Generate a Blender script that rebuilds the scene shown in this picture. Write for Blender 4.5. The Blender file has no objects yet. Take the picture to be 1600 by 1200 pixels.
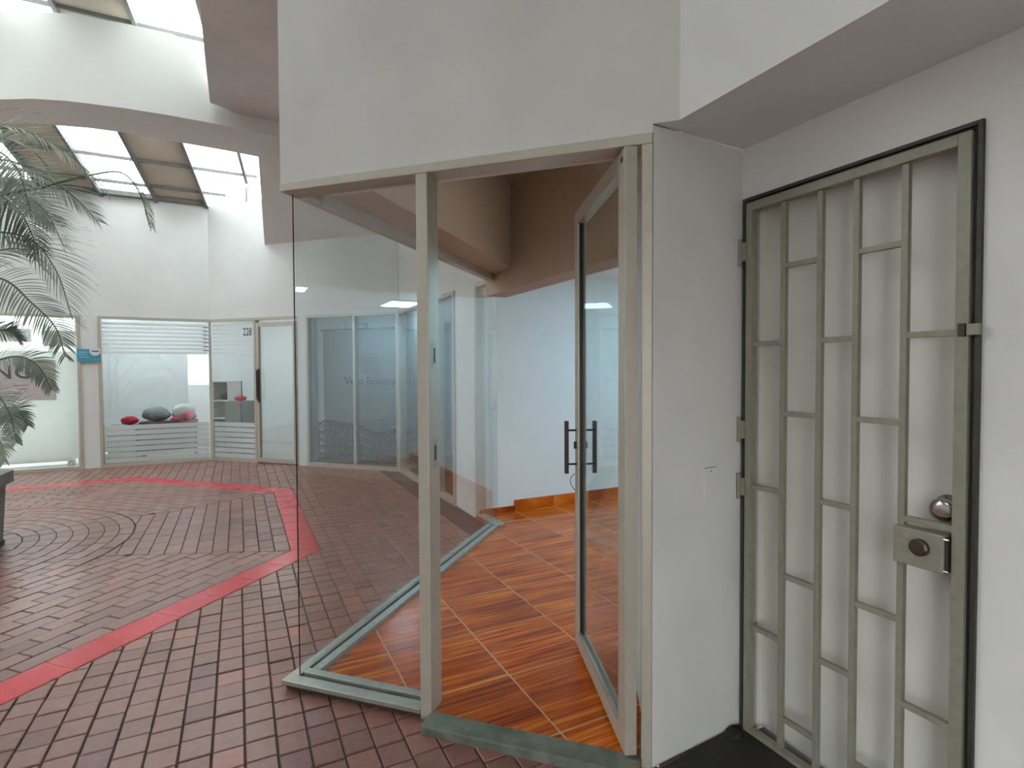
import bpy, bmesh, math, random
from mathutils import Vector, Matrix
random.seed(7)
R = math.radians
s = math.sqrt(.5)
scene = bpy.context.scene
C = scene.collection

# ------------------------------------------------------------------ camera
FPX, EYE = 848.734, 1.45
YAW, PITCH, ROLL = R(18.264), R(-1.516), R(0.273)
_fw = Vector((-math.sin(YAW), math.cos(YAW), 0)); _rt = Vector((math.cos(YAW), math.sin(YAW), 0)); _up = Vector((0, 0, 1))
FW = _fw * math.cos(PITCH) + _up * math.sin(PITCH)
UPP = _up * math.cos(PITCH) - _fw * math.sin(PITCH)
CX = _rt * math.cos(ROLL) - UPP * math.sin(ROLL)
CY = _rt * math.sin(ROLL) + UPP * math.cos(ROLL)
EYEV = Vector((0, 0, EYE))
cam = bpy.data.objects.new('camera', bpy.data.cameras.new('camera'))
C.objects.link(cam)
cam.matrix_world = Matrix(((CX.x, CY.x, -FW.x, 0), (CX.y, CY.y, -FW.y, 0), (CX.z, CY.z, -FW.z, EYE), (0, 0, 0, 1)))
cam.data.sensor_width = 36; cam.data.lens = FPX / 1600 * 36; cam.data.clip_start = .02; cam.data.clip_end = 200
scene.camera = cam

# ------------------------------------------------------------------ sky, exposure
world = bpy.data.worlds.new('world'); scene.world = world; world.use_nodes = True
bg = world.node_tree.nodes['Background']
bg.inputs[0].default_value = (.94, .985, 1, 1); bg.inputs[1].default_value = 3.0      # even overcast sky
scene.view_settings.view_transform = 'Standard'; scene.view_settings.look = 'None'
scene.view_settings.exposure = 1.45; scene.view_settings.gamma = 1; scene.view_settings.use_curve_mapping = False

# ------------------------------------------------------------------ helpers
def proj(p):
    d = Vector(p) - EYEV
    z = d.dot(FW)
    if z < .05: return None
    return (800 + FPX * d.dot(CX) / z, 600 - FPX * d.dot(CY) / z, z)
def at(u, v, depth):                       # a point at a distance from the viewer
    return EYEV + (FW + CX * ((u - 800) / FPX) + CY * ((600 - v) / FPX)) * depth

class Fr:                                  # a plan frame: a along, b into the wall
    def __init__(f, o, a, b): f.o, f.a, f.b = Vector(o), Vector(a), Vector(b)
    def p(f, u, w, z):
        q = f.o + f.a * u + f.b * w
        return Vector((q.x, q.y, z))
WORLD = Fr((0, 0), (1, 0), (0, 1))

class MB:
    def __init__(m): m.v, m.f = [], []
    def poly(m, pts): i = len(m.v); m.v += [tuple(p) for p in pts]; m.f.append(tuple(range(i, i + len(pts)))); return m
    def hexa(m, q):                        # 8 corners: bottom 4, top 4
        i = len(m.v); m.v += [tuple(p) for p in q]
        m.f += [tuple(i + k for k in t) for t in ((3, 2, 1, 0), (4, 5, 6, 7), (0, 1, 5, 4), (1, 2, 6, 5), (2, 3, 7, 6), (3, 0, 4, 7))]
        return m
    def box(m, fr, u0, u1, w0, w1, z0, z1):
        return m.hexa([fr.p(u, w, z) for z in (z0, z1) for u, w in ((u0, w0), (u1, w0), (u1, w1), (u0, w1))])
    def prism(m, pts, z0, z1):
        n = len(pts); i = len(m.v)
        m.v += [(p[0], p[1], z0) for p in pts] + [(p[0], p[1], z1) for p in pts]
        m.f.append(tuple(i + k for k in reversed(range(n)))); m.f.append(tuple(i + n + k for k in range(n)))
        for k in range(n): m.f.append((i + k, i + (k + 1) % n, i + n + (k + 1) % n, i + n + k))
        return m
    def bar(m, p, q, r, side=None, r2=None, n=4):   # a bar of n sides between two points
        p, q = Vector(p), Vector(q); t = (q - p).normalized()
        a = Vector(side) if side else (Vector((0, 0, 1)) if abs(t.z) < .9 else Vector((1, 0, 0)))
        x = t.cross(a).normalized(); y = x.cross(t)
        r2 = r if r2 is None else r2
        i = len(m.v); ph = math.pi / 4 if n == 4 else 0; k_ = math.sqrt(2) if n == 4 else 1
        for c in (p, q):
            for k in range(n):
                A = ph + 2 * math.pi * k / n
                m.v.append(tuple(c + x * (r * k_ * math.cos(A)) + y * (r2 * k_ * math.sin(A))))
        m.f.append(tuple(i + k for k in reversed(range(n)))); m.f.append(tuple(i + n + k for k in range(n)))
        for k in range(n): m.f.append((i + k, i + (k + 1) % n, i + n + (k + 1) % n, i + n + k))
        return m
    def tube(m, pts, r, n=6, taper=1.0):
        pts = [Vector(p) for p in pts]; i0 = len(m.v); N = len(pts)
        for j, p in enumerate(pts):
            t = (pts[min(j + 1, N - 1)] - pts[max(j - 1, 0)]).normalized()
            a = Vector((0, 0, 1)) if abs(t.z) < .95 else Vector((1, 0, 0))
            x = t.cross(a).normalized(); y = x.cross(t)
            rr = r * (1 + (taper - 1) * j / max(1, N - 1))
            for k in range(n):
                A = 2 * math.pi * k / n; m.v.append(tuple(p + (x * math.cos(A) + y * math.sin(A)) * rr))
        for j in range(N - 1):
            for k in range(n):
                a_, b_ = i0 + j * n + k, i0 + j * n + (k + 1) % n
                m.f.append((a_, b_, b_ + n, a_ + n))
        m.f.append(tuple(i0 + k for k in reversed(range(n)))); m.f.append(tuple(i0 + (N - 1) * n + k for k in range(n)))
        return m
    def lathe(m, o, axis, prof, n=20):     # profile of (distance along axis, radius)
        o, ax = Vector(o), Vector(axis).normalized()
        a = Vector((0, 0, 1)) if abs(ax.z) < .9 else Vector((1, 0, 0))
        x = ax.cross(a).normalized(); y = ax.cross(x); i0 = len(m.v)
        for h, r in prof:
            for k in range(n):
                A = 2 * math.pi * k / n; m.v.append(tuple(o + ax * h + (x * math.cos(A) + y * math.sin(A)) * r))
        for j in range(len(prof) - 1):
            for k in range(n):
                a_, b_ = i0 + j * n + k, i0 + j * n + (k + 1) % n
                m.f.append((a_, b_, b_ + n, a_ + n))
        m.f.append(tuple(i0 + k for k in reversed(range(n)))); m.f.append(tuple(i0 + (len(prof) - 1) * n + k for k in range(n)))
        return m
    def blob(m, o, rx, ry, rz, n=10, rings=6, jit=.0, fr=WORLD):
        i0 = len(m.v); o = Vector(o); rnd = random.Random(len(m.v) + int(o.x * 991))
        for j in range(rings + 1):
            T = math.pi * j / rings
            for k in range(n):
                A = 2 * math.pi * k / n; q = 1 + rnd.uniform(-jit, jit)
                d = fr.a * (rx * math.sin(T) * math.cos(A) * q) + fr.b * (ry * math.sin(T) * math.sin(A) * q)
                m.v.append((o.x + d.x, o.y + d.y, o.z + rz * math.cos(T) * q))
        for j in range(rings):
            for k in range(n):
                a_, b_ = i0 + j * n + k, i0 + j * n + (k + 1) % n
                m.f.append((a_, a_ + n, b_ + n, b_))
        return m
    def mesh(m, name, mat, smooth=False, fix=True):
        me = bpy.data.meshes.new(name); me.from_pydata(m.v, [], m.f)
        if mat: me.materials.append(mat)
        if fix:
            bm = bmesh.new(); bm.from_mesh(me); bmesh.ops.recalc_face_normals(bm, faces=bm.faces); bm.to_mesh(me); bm.free()
        if smooth: me.polygons.foreach_set('use_smooth', [True] * len(me.polygons))
        me.update(); return me
    def build(m, name, mat, parent=None, smooth=False, bevel=0, fix=True):
        o = bpy.data.objects.new(name, m.mesh(name, mat, smooth, fix)); C.objects.link(o)
        if parent: o.parent = parent
        if bevel:
            b = o.modifiers.new('bevel', 'BEVEL'); b.width = bevel; b.segments = 2; b.limit_method = 'ANGLE'
        return o

def clip(poly, n, d):                                  # keep n.p <= d
    out = []
    for k in range(len(poly)):
        a, b = poly[k], poly[(k + 1) % len(poly)]; da, db = n[0] * a[0] + n[1] * a[1] - d, n[0] * b[0] + n[1] * b[1] - d
        if da <= 0: out.append(a)
        if (da < 0 < db) or (db < 0 < da):
            t = da / (da - db); out.append((a[0] + (b[0] - a[0]) * t, a[1] + (b[1] - a[1]) * t))
    return out
def area(p): return .5 * sum(p[k][0] * p[(k + 1) % len(p)][1] - p[(k + 1) % len(p)][0] * p[k][1] for k in range(len(p)))
def cent(p): n = len(p); return (sum(q[0] for q in p) / n, sum(q[1] for q in p) / n)
def struct(o, label=None):
    o['kind'] = 'structure'
    if label: o['label'] = label
    return o
def empty(name):
    o = bpy.data.objects.new(name, None); C.objects.link(o); o.empty_display_size = .1; return o
def tag(o, label, cat, group=None):
    o['label'] = label; o['category'] = cat
    if group: o['group'] = group
    return o
def part(name, mat, parent, fr, *b, bevel=0):
    return MB().box(fr, *b).build(name, mat, parent, bevel=bevel)
def text(name, body, mat, parent, o, right, up, size, width=None, depth=.002, shear=0):
    cu = bpy.data.curves.new(name, 'FONT'); cu.body = body; cu.size = 1; cu.extrude = 0; cu.shear = shear; cu.resolution_u = 3; cu.offset = .014
    t = bpy.data.objects.new(name + '_tmp', cu); C.objects.link(t)
    dg = bpy.context.evaluated_depsgraph_get(); me = bpy.data.meshes.new_from_object(t.evaluated_get(dg))
    bpy.data.objects.remove(t); bpy.data.curves.remove(cu)
    right, up, o = Vector(right).normalized(), Vector(up).normalized(), Vector(o); n = right.cross(up)
    xs = [v.co.x for v in me.vertices]; w = max(xs) - min(xs); kx = (width / w) if width else size
    for v in me.vertices:
        x, y = (v.co.x - min(xs)) * kx, v.co.y * size
        v.co = o + right * x + up * y + n * depth
    me.name = name; me.materials.clear(); me.materials.append(mat); me.update()
    ob = bpy.data.objects.new(name, me); C.objects.link(ob); ob.parent = parent
    return ob

# ------------------------------------------------------------------ materials
def mat(name):
    m = bpy.data.materials.new(name); m.use_nodes = True; nt = m.node_tree
    return m, nt, nt.nodes['Principled BSDF']
def lin(c): return tuple(((x / 255 + .055) / 1.055) ** 2.4 if x / 255 > .04045 else x / 255 / 12.92 for x in c) + (1,)
def noise(nt, scale, detail=3, vec=None, rough=.5):
    n = nt.nodes.new('ShaderNodeTexNoise'); n.inputs['Scale'].default_value = scale; n.inputs['Detail'].default_value = detail; n.inputs['Roughness'].default_value = rough
    if vec: nt.links.new(vec, n.inputs['Vector'])
    return n
def coords(nt, scale=(1, 1, 1), rot=(0, 0, 0)):
    g = nt.nodes.new('ShaderNodeNewGeometry'); mp = nt.nodes.new('ShaderNodeMapping')
    mp.inputs['Scale'].default_value = scale; mp.inputs['Rotation'].default_value = rot
    nt.links.new(g.outputs['Position'], mp.inputs['Vector']); return mp.outputs[0]
def ramp(nt, fac, *stops):
    r = nt.nodes.new('ShaderNodeValToRGB'); e = r.color_ramp.elements
    while len(e) < len(stops): e.new(.5)
    for k, (p, c) in enumerate(stops): e[k].position = p; e[k].color = c
    nt.links.new(fac, r.inputs[0]); return r.outputs[0]
def bump(nt, b, height, strength, dist=.01):
    n = nt.nodes.new('ShaderNodeBump'); n.inputs['Strength'].default_value = strength; n.inputs['Distance'].default_value = dist
    nt.links.new(height, n.inputs['Height']); nt.links.new(n.outputs[0], b.inputs['Normal'])
def paint(name, c, rough=.6, var=.06, scale=2.0, bmp=.06, spec=.3):
    m, nt, b = mat(name); v = coords(nt); n = noise(nt, scale, 5, v)
    c1 = lin(c); c0 = tuple(x * (1 - var * 2) for x in c1[:3]) + (1,)
    nt.links.new(ramp(nt, n.outputs[0], (.3, c0), (.62, c1)), b.inputs['Base Color'])
    b.inputs['Roughness'].default_value = rough; b.inputs['Specular IOR Level'].default_value = spec
    if bmp: bump(nt, b, noise(nt, 60, 4, v).outputs[0], bmp, .004)
    return m
def plain(name, c, rough=.5, metal=0, var=.05, scale=14):
    m, nt, b = mat(name); n = noise(nt, scale, 3, coords(nt)); c1 = lin(c); c0 = tuple(x * (1 - var * 2) for x in c1[:3]) + (1,)
    nt.links.new(ramp(nt, n.outputs[0], (.3, c0), (.7, c1)), b.inputs['Base Color'])
    b.inputs['Roughness'].default_value = rough; b.inputs['Metallic'].default_value = metal
    return m
def glass(name, tint, refl=1.0, rough=0.0):
    m, nt, b = mat(name); nt.nodes.remove(b); out = nt.nodes['Material Output']
    tr = nt.nodes.new('ShaderNodeBsdfTransparent'); tr.inputs[0].default_value = tint + (1,)
    gl = nt.nodes.new('ShaderNodeBsdfGlossy'); gl.inputs['Roughness'].default_value = rough; gl.inputs[0].default_value = (1, 1, 1, 1)
    fr = nt.nodes.new('ShaderNodeFresnel'); ge = nt.nodes.new('ShaderNodeNewGeometry')
    ior = nt.nodes.new('ShaderNodeMapRange'); ior.inputs[3].default_value = 1.5; ior.inputs[4].default_value = 1 / 1.5   # same share at the entry and the exit face
    nt.links.new(ge.outputs['Backfacing'], ior.inputs[0]); nt.links.new(ior.outputs[0], fr.inputs[0])
    mu = nt.nodes.new('ShaderNodeMath'); mu.operation = 'MULTIPLY'; mu.inputs[1].default_value = refl; mu.use_clamp = True
    mx = nt.nodes.new('ShaderNodeMixShader')
    nt.links.new(fr.outputs[0], mu.inputs[0]); nt.links.new(mu.outputs[0], mx.inputs[0])
    nt.links.new(tr.outputs[0], mx.inputs[1]); nt.links.new(gl.outputs[0], mx.inputs[2]); nt.links.new(mx.outputs[0], out.inputs[0])
    return m
def film(name, c, opacity):
    m, nt, b = mat(name); out = nt.nodes['Material Output']; nt.nodes.remove(b)
    tr = nt.nodes.new('ShaderNodeBsdfTransparent'); df = nt.nodes.new('ShaderNodeBsdfDiffuse'); tl = nt.nodes.new('ShaderNodeBsdfTranslucent')
    df.inputs[0].default_value = lin(c); tl.inputs[0].default_value = lin(c)
    m1 = nt.nodes.new('ShaderNodeMixShader'); m1.inputs[0].default_value = .45; m2 = nt.nodes.new('ShaderNodeMixShader'); m2.inputs[0].default_value = opacity
    nt.links.new(df.outputs[0], m1.inputs[1]); nt.links.new(tl.outputs[0], m1.inputs[2])
    nt.links.new(tr.outputs[0], m2.inputs[1]); nt.links.new(m1.outputs[0], m2.inputs[2]); nt.links.new(m2.outputs[0], out.inputs[0])
    return m
def emit(name, c, k):
    m, nt, b = mat(name); b.inputs['Base Color'].default_value = c + (1,); b.inputs['Emission Color'].default_value = c + (1,); b.inputs['Emission Strength'].default_value = k
    return m

M = {}
M['wall'] = paint('white_plaster', (228, 227, 225))
M['wall2'] = paint('white_plaster_court', (224, 226, 225), var=.03)
M['inwall'] = paint('white_interior_paint', (228, 232, 232), rough=.5, var=.02)
M['bay'] = paint('bounce_tinted_paint', (186, 166, 146), rough=.7, var=.03)  # tan puts the orange floor's bounce light into the bay's colour
M['alu'] = plain('champagne_aluminium', (196, 190, 176), .42, .35, .04, 30)
M['alu_sill'] = plain('brushed_aluminium_sill', (176, 178, 170), .35, .6, .08, 30)
M['gate'] = plain('grey_painted_steel', (150, 147, 132), .45, .1, .08, 40)
M['gateframe'] = plain('dark_grey_steel', (70, 70, 66), .5, .3, .15, 40)
M['dark'] = plain('black_metal', (30, 27, 27), .4, .3)
M['handle'] = plain('dark_brown_handle', (58, 44, 44), .35, .2)
M['chrome'] = plain('worn_chrome', (200, 196, 190), .16, 1, .1, 30)
M['lockmetal'] = plain('brown_lock_barrel', (92, 78, 70), .35, .6, .1)
M['concrete'] = paint('grey_concrete', (128, 132, 124), .75, .2, 9, .3)
M['greenconc'] = paint('worn_green_grey_threshold', (116, 122, 110), .6, .22, 14, .3)
M['blackgap'] = plain('dark_mortar', (62, 52, 48), .85)
M['alcove'] = paint('dark_shaded_concrete', (52, 51, 50), .6, .25, 7, .3)  # dark paint, with the alcove's shade also put into the colour
M['planter'] = paint('grey_planter_concrete', (138, 138, 132), .8, .1, 5, .2)
M['soil'] = paint('dark_soil', (60, 48, 38), .9, .3, 30, .6)
M['doorpaint'] = paint('off_white_door_paint', (222, 220, 212), .45, .04, 3, .05)
M['glass'] = glass('clear_glass', (.955, .97, .965), 1.0)
M['glass_door'] = glass('door_glass', (.93, .965, .955), .6)
M['skyglass'] = glass('skylight_sheet', (.92, .94, .94), .6)
M['opaque'] = paint('beige_roof_panel', (196, 186, 170), .7, .05, 3, .0)
M['roofsteel'] = plain('grey_roof_steel', (120, 122, 120), .5, .2)
M['beam'] = paint('white_beam_plaster', (222, 222, 217), .6, .02, 2, .05)
M['lamp'] = emit('led_panel', (.5, .81, 1), 18.0)
M['lamp_shop'] = emit('shop_tube_light', (.9, .97, 1), 11.0)
M['film'] = film('frosted_film', (232, 236, 236), .78)
M['film2'] = film('white_window_film', (236, 239, 236), .93)
M['ink'] = plain('dark_lettering', (70, 70, 72), .6)
M['greyink'] = plain('soft_grey_lettering', (96, 96, 100), .6)
M['gold'] = plain('gold_print', (190, 158, 84), .5, .1)
M['poster'] = plain('pale_mauve_card', (196, 190, 190), .7)
M['cyan'] = plain('turquoise_sign', (70, 160, 186), .5)
M['white'] = plain('white_laminate', (226, 228, 226), .45)
M['greylam'] = plain('grey_laminate', (150, 156, 154), .5)
M['darkwood'] = plain('dark_counter_wood', (96, 84, 76), .5)
M['red'] = plain('red_cloth', (200, 44, 66), .85, 0, .15)
M['greycloth'] = plain('grey_blue_cloth', (140, 152, 156), .9, 0, .15)
M['navy'] = plain('navy_cloth', (62, 74, 92), .9, 0, .15)
M['lilac'] = plain('lilac_cloth', (150, 136, 172), .9, 0, .12)
M['palewhite'] = plain('white_cloth', (220, 222, 224), .9, 0, .06)
M['blue'] = plain('slate_blue_panel', (58, 84, 104), .5)
M['iron'] = plain('dark_wrought_iron', (46, 42, 40), .5, .4)
M['curtain'] = paint('pale_grey_banner', (196, 198, 196), .8, .02, 2, 0)
M['shopfloor'] = plain('pale_shop_floor', (190, 190, 186), .35)

# paving: every piece carries its own shade in a colour attribute
def brickmat(name, stops, rough=(.26, .5), spec=.5):
    m, nt, b = mat(name); at_ = nt.nodes.new('ShaderNodeAttribute'); at_.attribute_name = 'shade'
    c = ramp(nt, at_.outputs['Fac'], *stops); v = coords(nt); n = noise(nt, 26, 5, v, .65); n2 = noise(nt, 1.3, 3, v)
    mx = nt.nodes.new('ShaderNodeMix'); mx.data_type = 'RGBA'; mx.blend_type = 'MULTIPLY'; mx.inputs['Factor'].default_value = 1
    nt.links.new(c, mx.inputs['A']); nt.links.new(ramp(nt, n.outputs[0], (.25, (.72, .7, .7, 1)), (.7, (1.08, 1.06, 1.05, 1))), mx.inputs['B'])
    nt.links.new(mx.outputs['Result'], b.inputs['Base Color'])
    mr = nt.nodes.new('ShaderNodeMapRange'); mr.inputs[3].default_value, mr.inputs[4].default_value = rough; nt.links.new(n2.outputs[0], mr.inputs[0]); nt.links.new(mr.outputs[0], b.inputs['Roughness'])
    b.inputs['Specular IOR Level'].default_value = spec; bump(nt, b, n.outputs[0], .12, .004)
    return m
M['brick'] = brickmat('waxed_red_brick', ((0, lin((116, 79, 70))), (.45, lin((138, 97, 86))), (.8, lin((148, 104, 92))), (1, lin((164, 103, 87)))), (.25, .42), .65)
M['redtile'] = brickmat('glazed_red_tile', ((0, lin((196, 22, 44))), (1, lin((208, 34, 54)))), (.2, .32))
def woodmat():
    m, nt, b = mat('wood_look_tile'); oi = nt.nodes.new('ShaderNodeObjectInfo')
    v = coords(nt, (1, 1, 1), (0, 0, R(-45)))
    off = nt.nodes.new('ShaderNodeVectorMath'); off.operation = 'MULTIPLY_ADD'; off.inputs[1].default_value = (7, 13, 0)
    cmb = nt.nodes.new('ShaderNodeCombineXYZ')
    for k in range(3): nt.links.new(oi.outputs['Random'], cmb.inputs[k])
    nt.links.new(cmb.outputs[0], off.inputs[0]); nt.links.new(v, off.inputs[2])
    mp = nt.nodes.new('ShaderNodeMapping'); mp.inputs['Scale'].default_value = (1.1, 34, 1); nt.links.new(off.outputs[0], mp.inputs['Vector'])
    n = noise(nt, 1.6, 6, mp.outputs[0], .6)
    mp2 = nt.nodes.new('ShaderNodeMapping'); mp2.inputs['Scale'].default_value = (.6, 6.5, 1); nt.links.new(off.outputs[0], mp2.inputs['Vector'])
    n2 = noise(nt, 1.5, 2, mp2.outputs[0])
    c = ramp(nt, n.outputs[0], (.3, lin((104, 36, 2))), (.43, lin((172, 74, 8))), (.56, lin((206, 106, 20))), (.7, lin((228, 152, 62))))
    mx = nt.nodes.new('ShaderNodeMix'); mx.data_type = 'RGBA'; mx.blend_type = 'MULTIPLY'; mx.inputs['Factor'].default_value = 1
    nt.links.new(c, mx.inputs['A']); nt.links.new(ramp(nt, n2.outputs[0], (.38, (.68, .56, .46, 1)), (.58, (1.06, 1.02, .98, 1))), mx.inputs['B'])
    nt.links.new(mx.outputs['Result'], b.inputs['Base Color']); b.inputs['Roughness'].default_value = .2; b.inputs['Specular IOR Level'].default_value = .25
    return m
M['wood'] = woodmat()
M['grout'] = plain('beige_grout', (206, 164, 118), .6)
def leafmat():
    m, nt, b = mat('hazed_palm_leaf'); n = noise(nt, 5, 3, coords(nt))
    nt.links.new(ramp(nt, n.outputs[0], (.3, lin((108, 120, 106))), (.7, lin((150, 160, 146)))), b.inputs['Base Color']); b.inputs['Roughness'].default_value = .5  # paler, greyer green: haze put into the leaf colour
    tl = nt.nodes.new('ShaderNodeBsdfTranslucent'); tl.inputs[0].default_value = lin((140, 156, 124)); mx = nt.nodes.new('ShaderNodeMixShader'); mx.inputs[0].default_value = .25
    out = nt.nodes['Material Output']; nt.links.new(b.outputs[0], mx.inputs[1]); nt.links.new(tl.outputs[0], mx.inputs[2]); nt.links.new(mx.outputs[0], out.inputs[0])
    return m
M['leaf'] = leafmat()
M['stem'] = plain('palm_stem', (96, 112, 70), .6)

# ------------------------------------------------------------------ plan
K = (.19, 2.34); J = (-.131, 1.99); U = (-.041, 1.99)
F1 = Fr((0, 1.99), (1, 0), (0, 1))
S1 = Fr((0, 0), (0, 1), (1, 0))                       # u = y, w = x
GATE = Fr(K, (s, -s), (s, s))
UP = Fr(U, (s, -s), (s, s))
STRIP = Fr(J, (K[0] - J[0], K[1] - J[1]), (-s, s)); STRIP.a.normalize()
W3 = Fr((-1.69, 4.59), (-s, s), (s, s))
W4 = Fr((0, 6.84), (1, 0), (0, 1))
W6 = Fr((-7.406, 6.84), (-s, -s), (-s, s))
CEN = Vector((-5.9, 2.39))
H = 2.243; CEIL = 4.35; SOF = 2.311; WTOP = 4.1
def PG(p, g): return (p * s - g * s, p * s + g * s)   # axes of the shop: p into the shop, g along the facade
ROOM = Fr((0, 0), (s, s), (-s, s))                    # u = p, w = g

# ------------------------------------------------------------------ walls
def wall(name, fr, *b, m='wall', label=None): return struct(part(name, M[m], None, fr, *b), label)
struct(MB().box(F1, -1.735, -.131, 0, .22, H + .037, CEIL).box(F1, -.131, U[0], 0, .22, SOF + .01, CEIL).build('wall_shopfront_upper', M['wall']))
wall('wall_shopfront_side', S1, 2.21, 4.59, -1.74, -1.40, H + .037, CEIL, m='bay')
wall('wall_alcove_upper', UP, 0, 6.6, 0, .2, SOF + .01, CEIL)
o = MB().box(GATE, -.2, .014, 0, .2, 0, SOF).box(GATE, .779, 6.5, 0, .2, 0, SOF).box(GATE, .014, .779, 0, .2, 2.108, SOF).build('wall_gate', M['wall']); struct(o)
o = MB().prism([(J[0], J[1]), K, (.3, 2.45), (.02, 3.18), (-.31, 2.85), (-.16, 2.1), (J[0], 2.1)], 0, SOF).build('wall_return', M['wall'], bevel=.006); struct(o)
o = MB().prism([(J[0], J[1]), U, UP.p(6.6, 0, 0).to_2d(), GATE.p(6.5, 0, 0).to_2d(), K], SOF, SOF + .01).build('ceiling_alcove', M['wall']); struct(o)
# inside the shop
wall('wall_bulkhead', Fr((-1.69, 4.52), (s, -s), (s, s)), -.1, 2.9, .0, .2, 2.11, 2.95, m='bay')
wall('ceiling_bay', WORLD, -1.45, .2, 2.2, 4.6, 2.95, 3.0, m='bay')
wall('wall_party', ROOM, 2.06, 6.3, 4.84, 5.36, 0, 2.6, m='inwall')
wall('wall_shop_back', ROOM, 6.2, 6.3, 1.4, 4.9, 0, 2.6, m='inwall')
wall('wall_shop_right', Fr((.02, 3.18), (s, s), (s, -s)), 0, 4.2, 0, .1, 0, 2.6, m='inwall')
wall('ceiling_shop', ROOM, 2.1, 6.3, 1.3, 4.9, 2.42, 2.5, m='inwall')
# far side of the court
wall('wall_facade_upper', W3, -.05, 3.2, 0, .2, H + .042, CEIL, m='wall2')
wall('wall_pier', W3, .44, .95, .0, .1, 0, H + .05, m='wall2')
o = MB().box(W4, -7.406, -3.95, 0, .2, H + .04, WTOP).box(W4, -5.70, -5.53, 0, .2, 0, H + .04).build('wall_far', M['wall2']); struct(o)
o = MB().box(W6, 0, 4.1, 0, .2, H + .04, WTOP).box(W6, 1.455, 1.68, 0, .2, 0, H + .04).build('wall_far_left', M['wall2']); struct(o)
wall('wall_left', WORLD, -10.5, -10.3, .75, 3.98, 0, 5.0, m='wall2')
struct(MB().prism([(-10.3, .8), (-10.5, .7), (-7.4, -2.4), (-7.3, -2.2)], 0, 6.5).build('wall_near_left', M['wall2']))
EX0, EX1, EZ = .0, 1.55, 2.1                             # entrance added behind the viewer, unseen, to light the near walls
struct(MB().box(WORLD, -7.35, EX0, -2.4, -2.2, 0, 7.4).box(WORLD, EX1, 4.8, -2.4, -2.2, 0, CEIL).box(WORLD, EX0, EX1, -2.4, -2.2, EZ, CEIL).build('wall_back', M['wall2']))
struct(MB().prism([(-30, -40), (30, -40), (30, -2.4), (-30, -2.4)], -.08, -.02).build('floor_outside_added', M['concrete']), 'grey ground added outside the unseen entrance')  # ground added outside the entrance to cut light from below
# roof slab beside the skylight and its upstand
KQ = .92
SLAB = [(-4.2, -2.3), (5, -2.3), (5, 9), (-5.15, 9), (-5.15, 6.9), (-5.1, 5.6), (-4.88, 4.85), (-4.95, 4.63), (-1.47, 1.15), (-1.5, .55)]
RX0, RX1, RY0, RY1 = -1.75, -.25, -1.5, -.1              # unseen roof light added overhead to brighten the near walls
mb = MB()
for cl in ([((0, 1), RY0)], [((0, -1), -RY1)], [((0, -1), -RY0), ((0, 1), RY1), ((1, 0), RX0)], [((0, -1), -RY0), ((0, 1), RY1), ((-1, 0), -RX1)]):
    q = SLAB
    for n, d in cl: q = clip(q, n, d)
    mb.prism(q, CEIL, CEIL + .25)
struct(mb.build('ceiling', M['wall']))
w7 = struct(empty('window_7_added'), 'square unseen roof light added to brighten the near walls'); part('pane', M['skyglass'], w7, WORLD, RX0 - .02, RX1 + .02, RY0 - .02, RY1 + .02, CEIL + .26, CEIL + .275)
# curved beam and the haunch it lands on
fr_ = [(-4.0, 6.8), (-4.5, 6.24), (-4.95, 5.72), (-5.38, 5.19), (-5.72, 4.83), (-6.08, 4.5), (-6.5, 4.19), (-6.8, 4.04), (-7.14, 3.94), (-7.5, 3.88), (-7.9, 3.88), (-8.3, 3.95), (-8.7, 4.08), (-9.1, 4.3), (-9.75, 4.75)]
bk_ = [(-4.6, 7.4), (-5.2, 6.72), (-5.7, 6.12), (-5.95, 5.8), (-6.21, 5.51), (-6.68, 4.98), (-6.95, 4.75), (-7.24, 4.57), (-7.5, 4.43), (-7.81, 4.32), (-8.1, 4.3), (-8.4, 4.38), (-8.7, 4.52), (-8.95, 4.72), (-9.3, 5.05)]
fr_ = [(x * KQ, y * KQ) for x, y in fr_]; bk_ = [(x * KQ, y * KQ) for x, y in bk_]; BZ = EYE + 2.96 * KQ
mb = MB()
top = [CEIL, CEIL, CEIL, EYE + 3.8 * KQ] + [EYE + 3.9 * KQ] * 11; topb = [CEIL] * 3 + [4.6] * 2 + [4.75] * 10
for k in range(len(fr_)):
    a, b = fr_[k], bk_[k]; mb.v += [(a[0], a[1], BZ), (b[0], b[1], BZ), (b[0], b[1], topb[k]), (a[0], a[1], top[k])]
for k in range(len(fr_) - 1):
    a = 4 * k
    for j in range(4): mb.f.append((a + j, a + (j + 1) % 4, a + 4 + (j + 1) % 4, a + 4 + j))
mb.f += [(0, 1, 2, 3), tuple(4 * (len(fr_) - 1) + j for j in (3, 2, 1, 0))]
o = mb.build('trim_1', M['beam'], smooth=False); struct(o, 'curved white plaster beam crossing under the skylight')
bm_ = o.data
for p_ in bm_.polygons: p_.use_smooth = abs(p_.normal.z) < .3
bm_.set_sharp_from_angle(angle=R(40))
mb = MB().hexa([(-6.28, 6.84, 3.4), (-3.9, 6.84, 3.4), (-3.9, 6.86, 3.4), (-6.28, 6.86, 3.4), (-5.7 * KQ, 6.12 * KQ, BZ), (-4.0, 6.12 * KQ, BZ), (-3.9, 6.86, CEIL), (-6.2, 6.86, CEIL)])
struct(mb.build('trim_2', M['beam']), 'sloping plaster haunch under the end of the curved beam')

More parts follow.
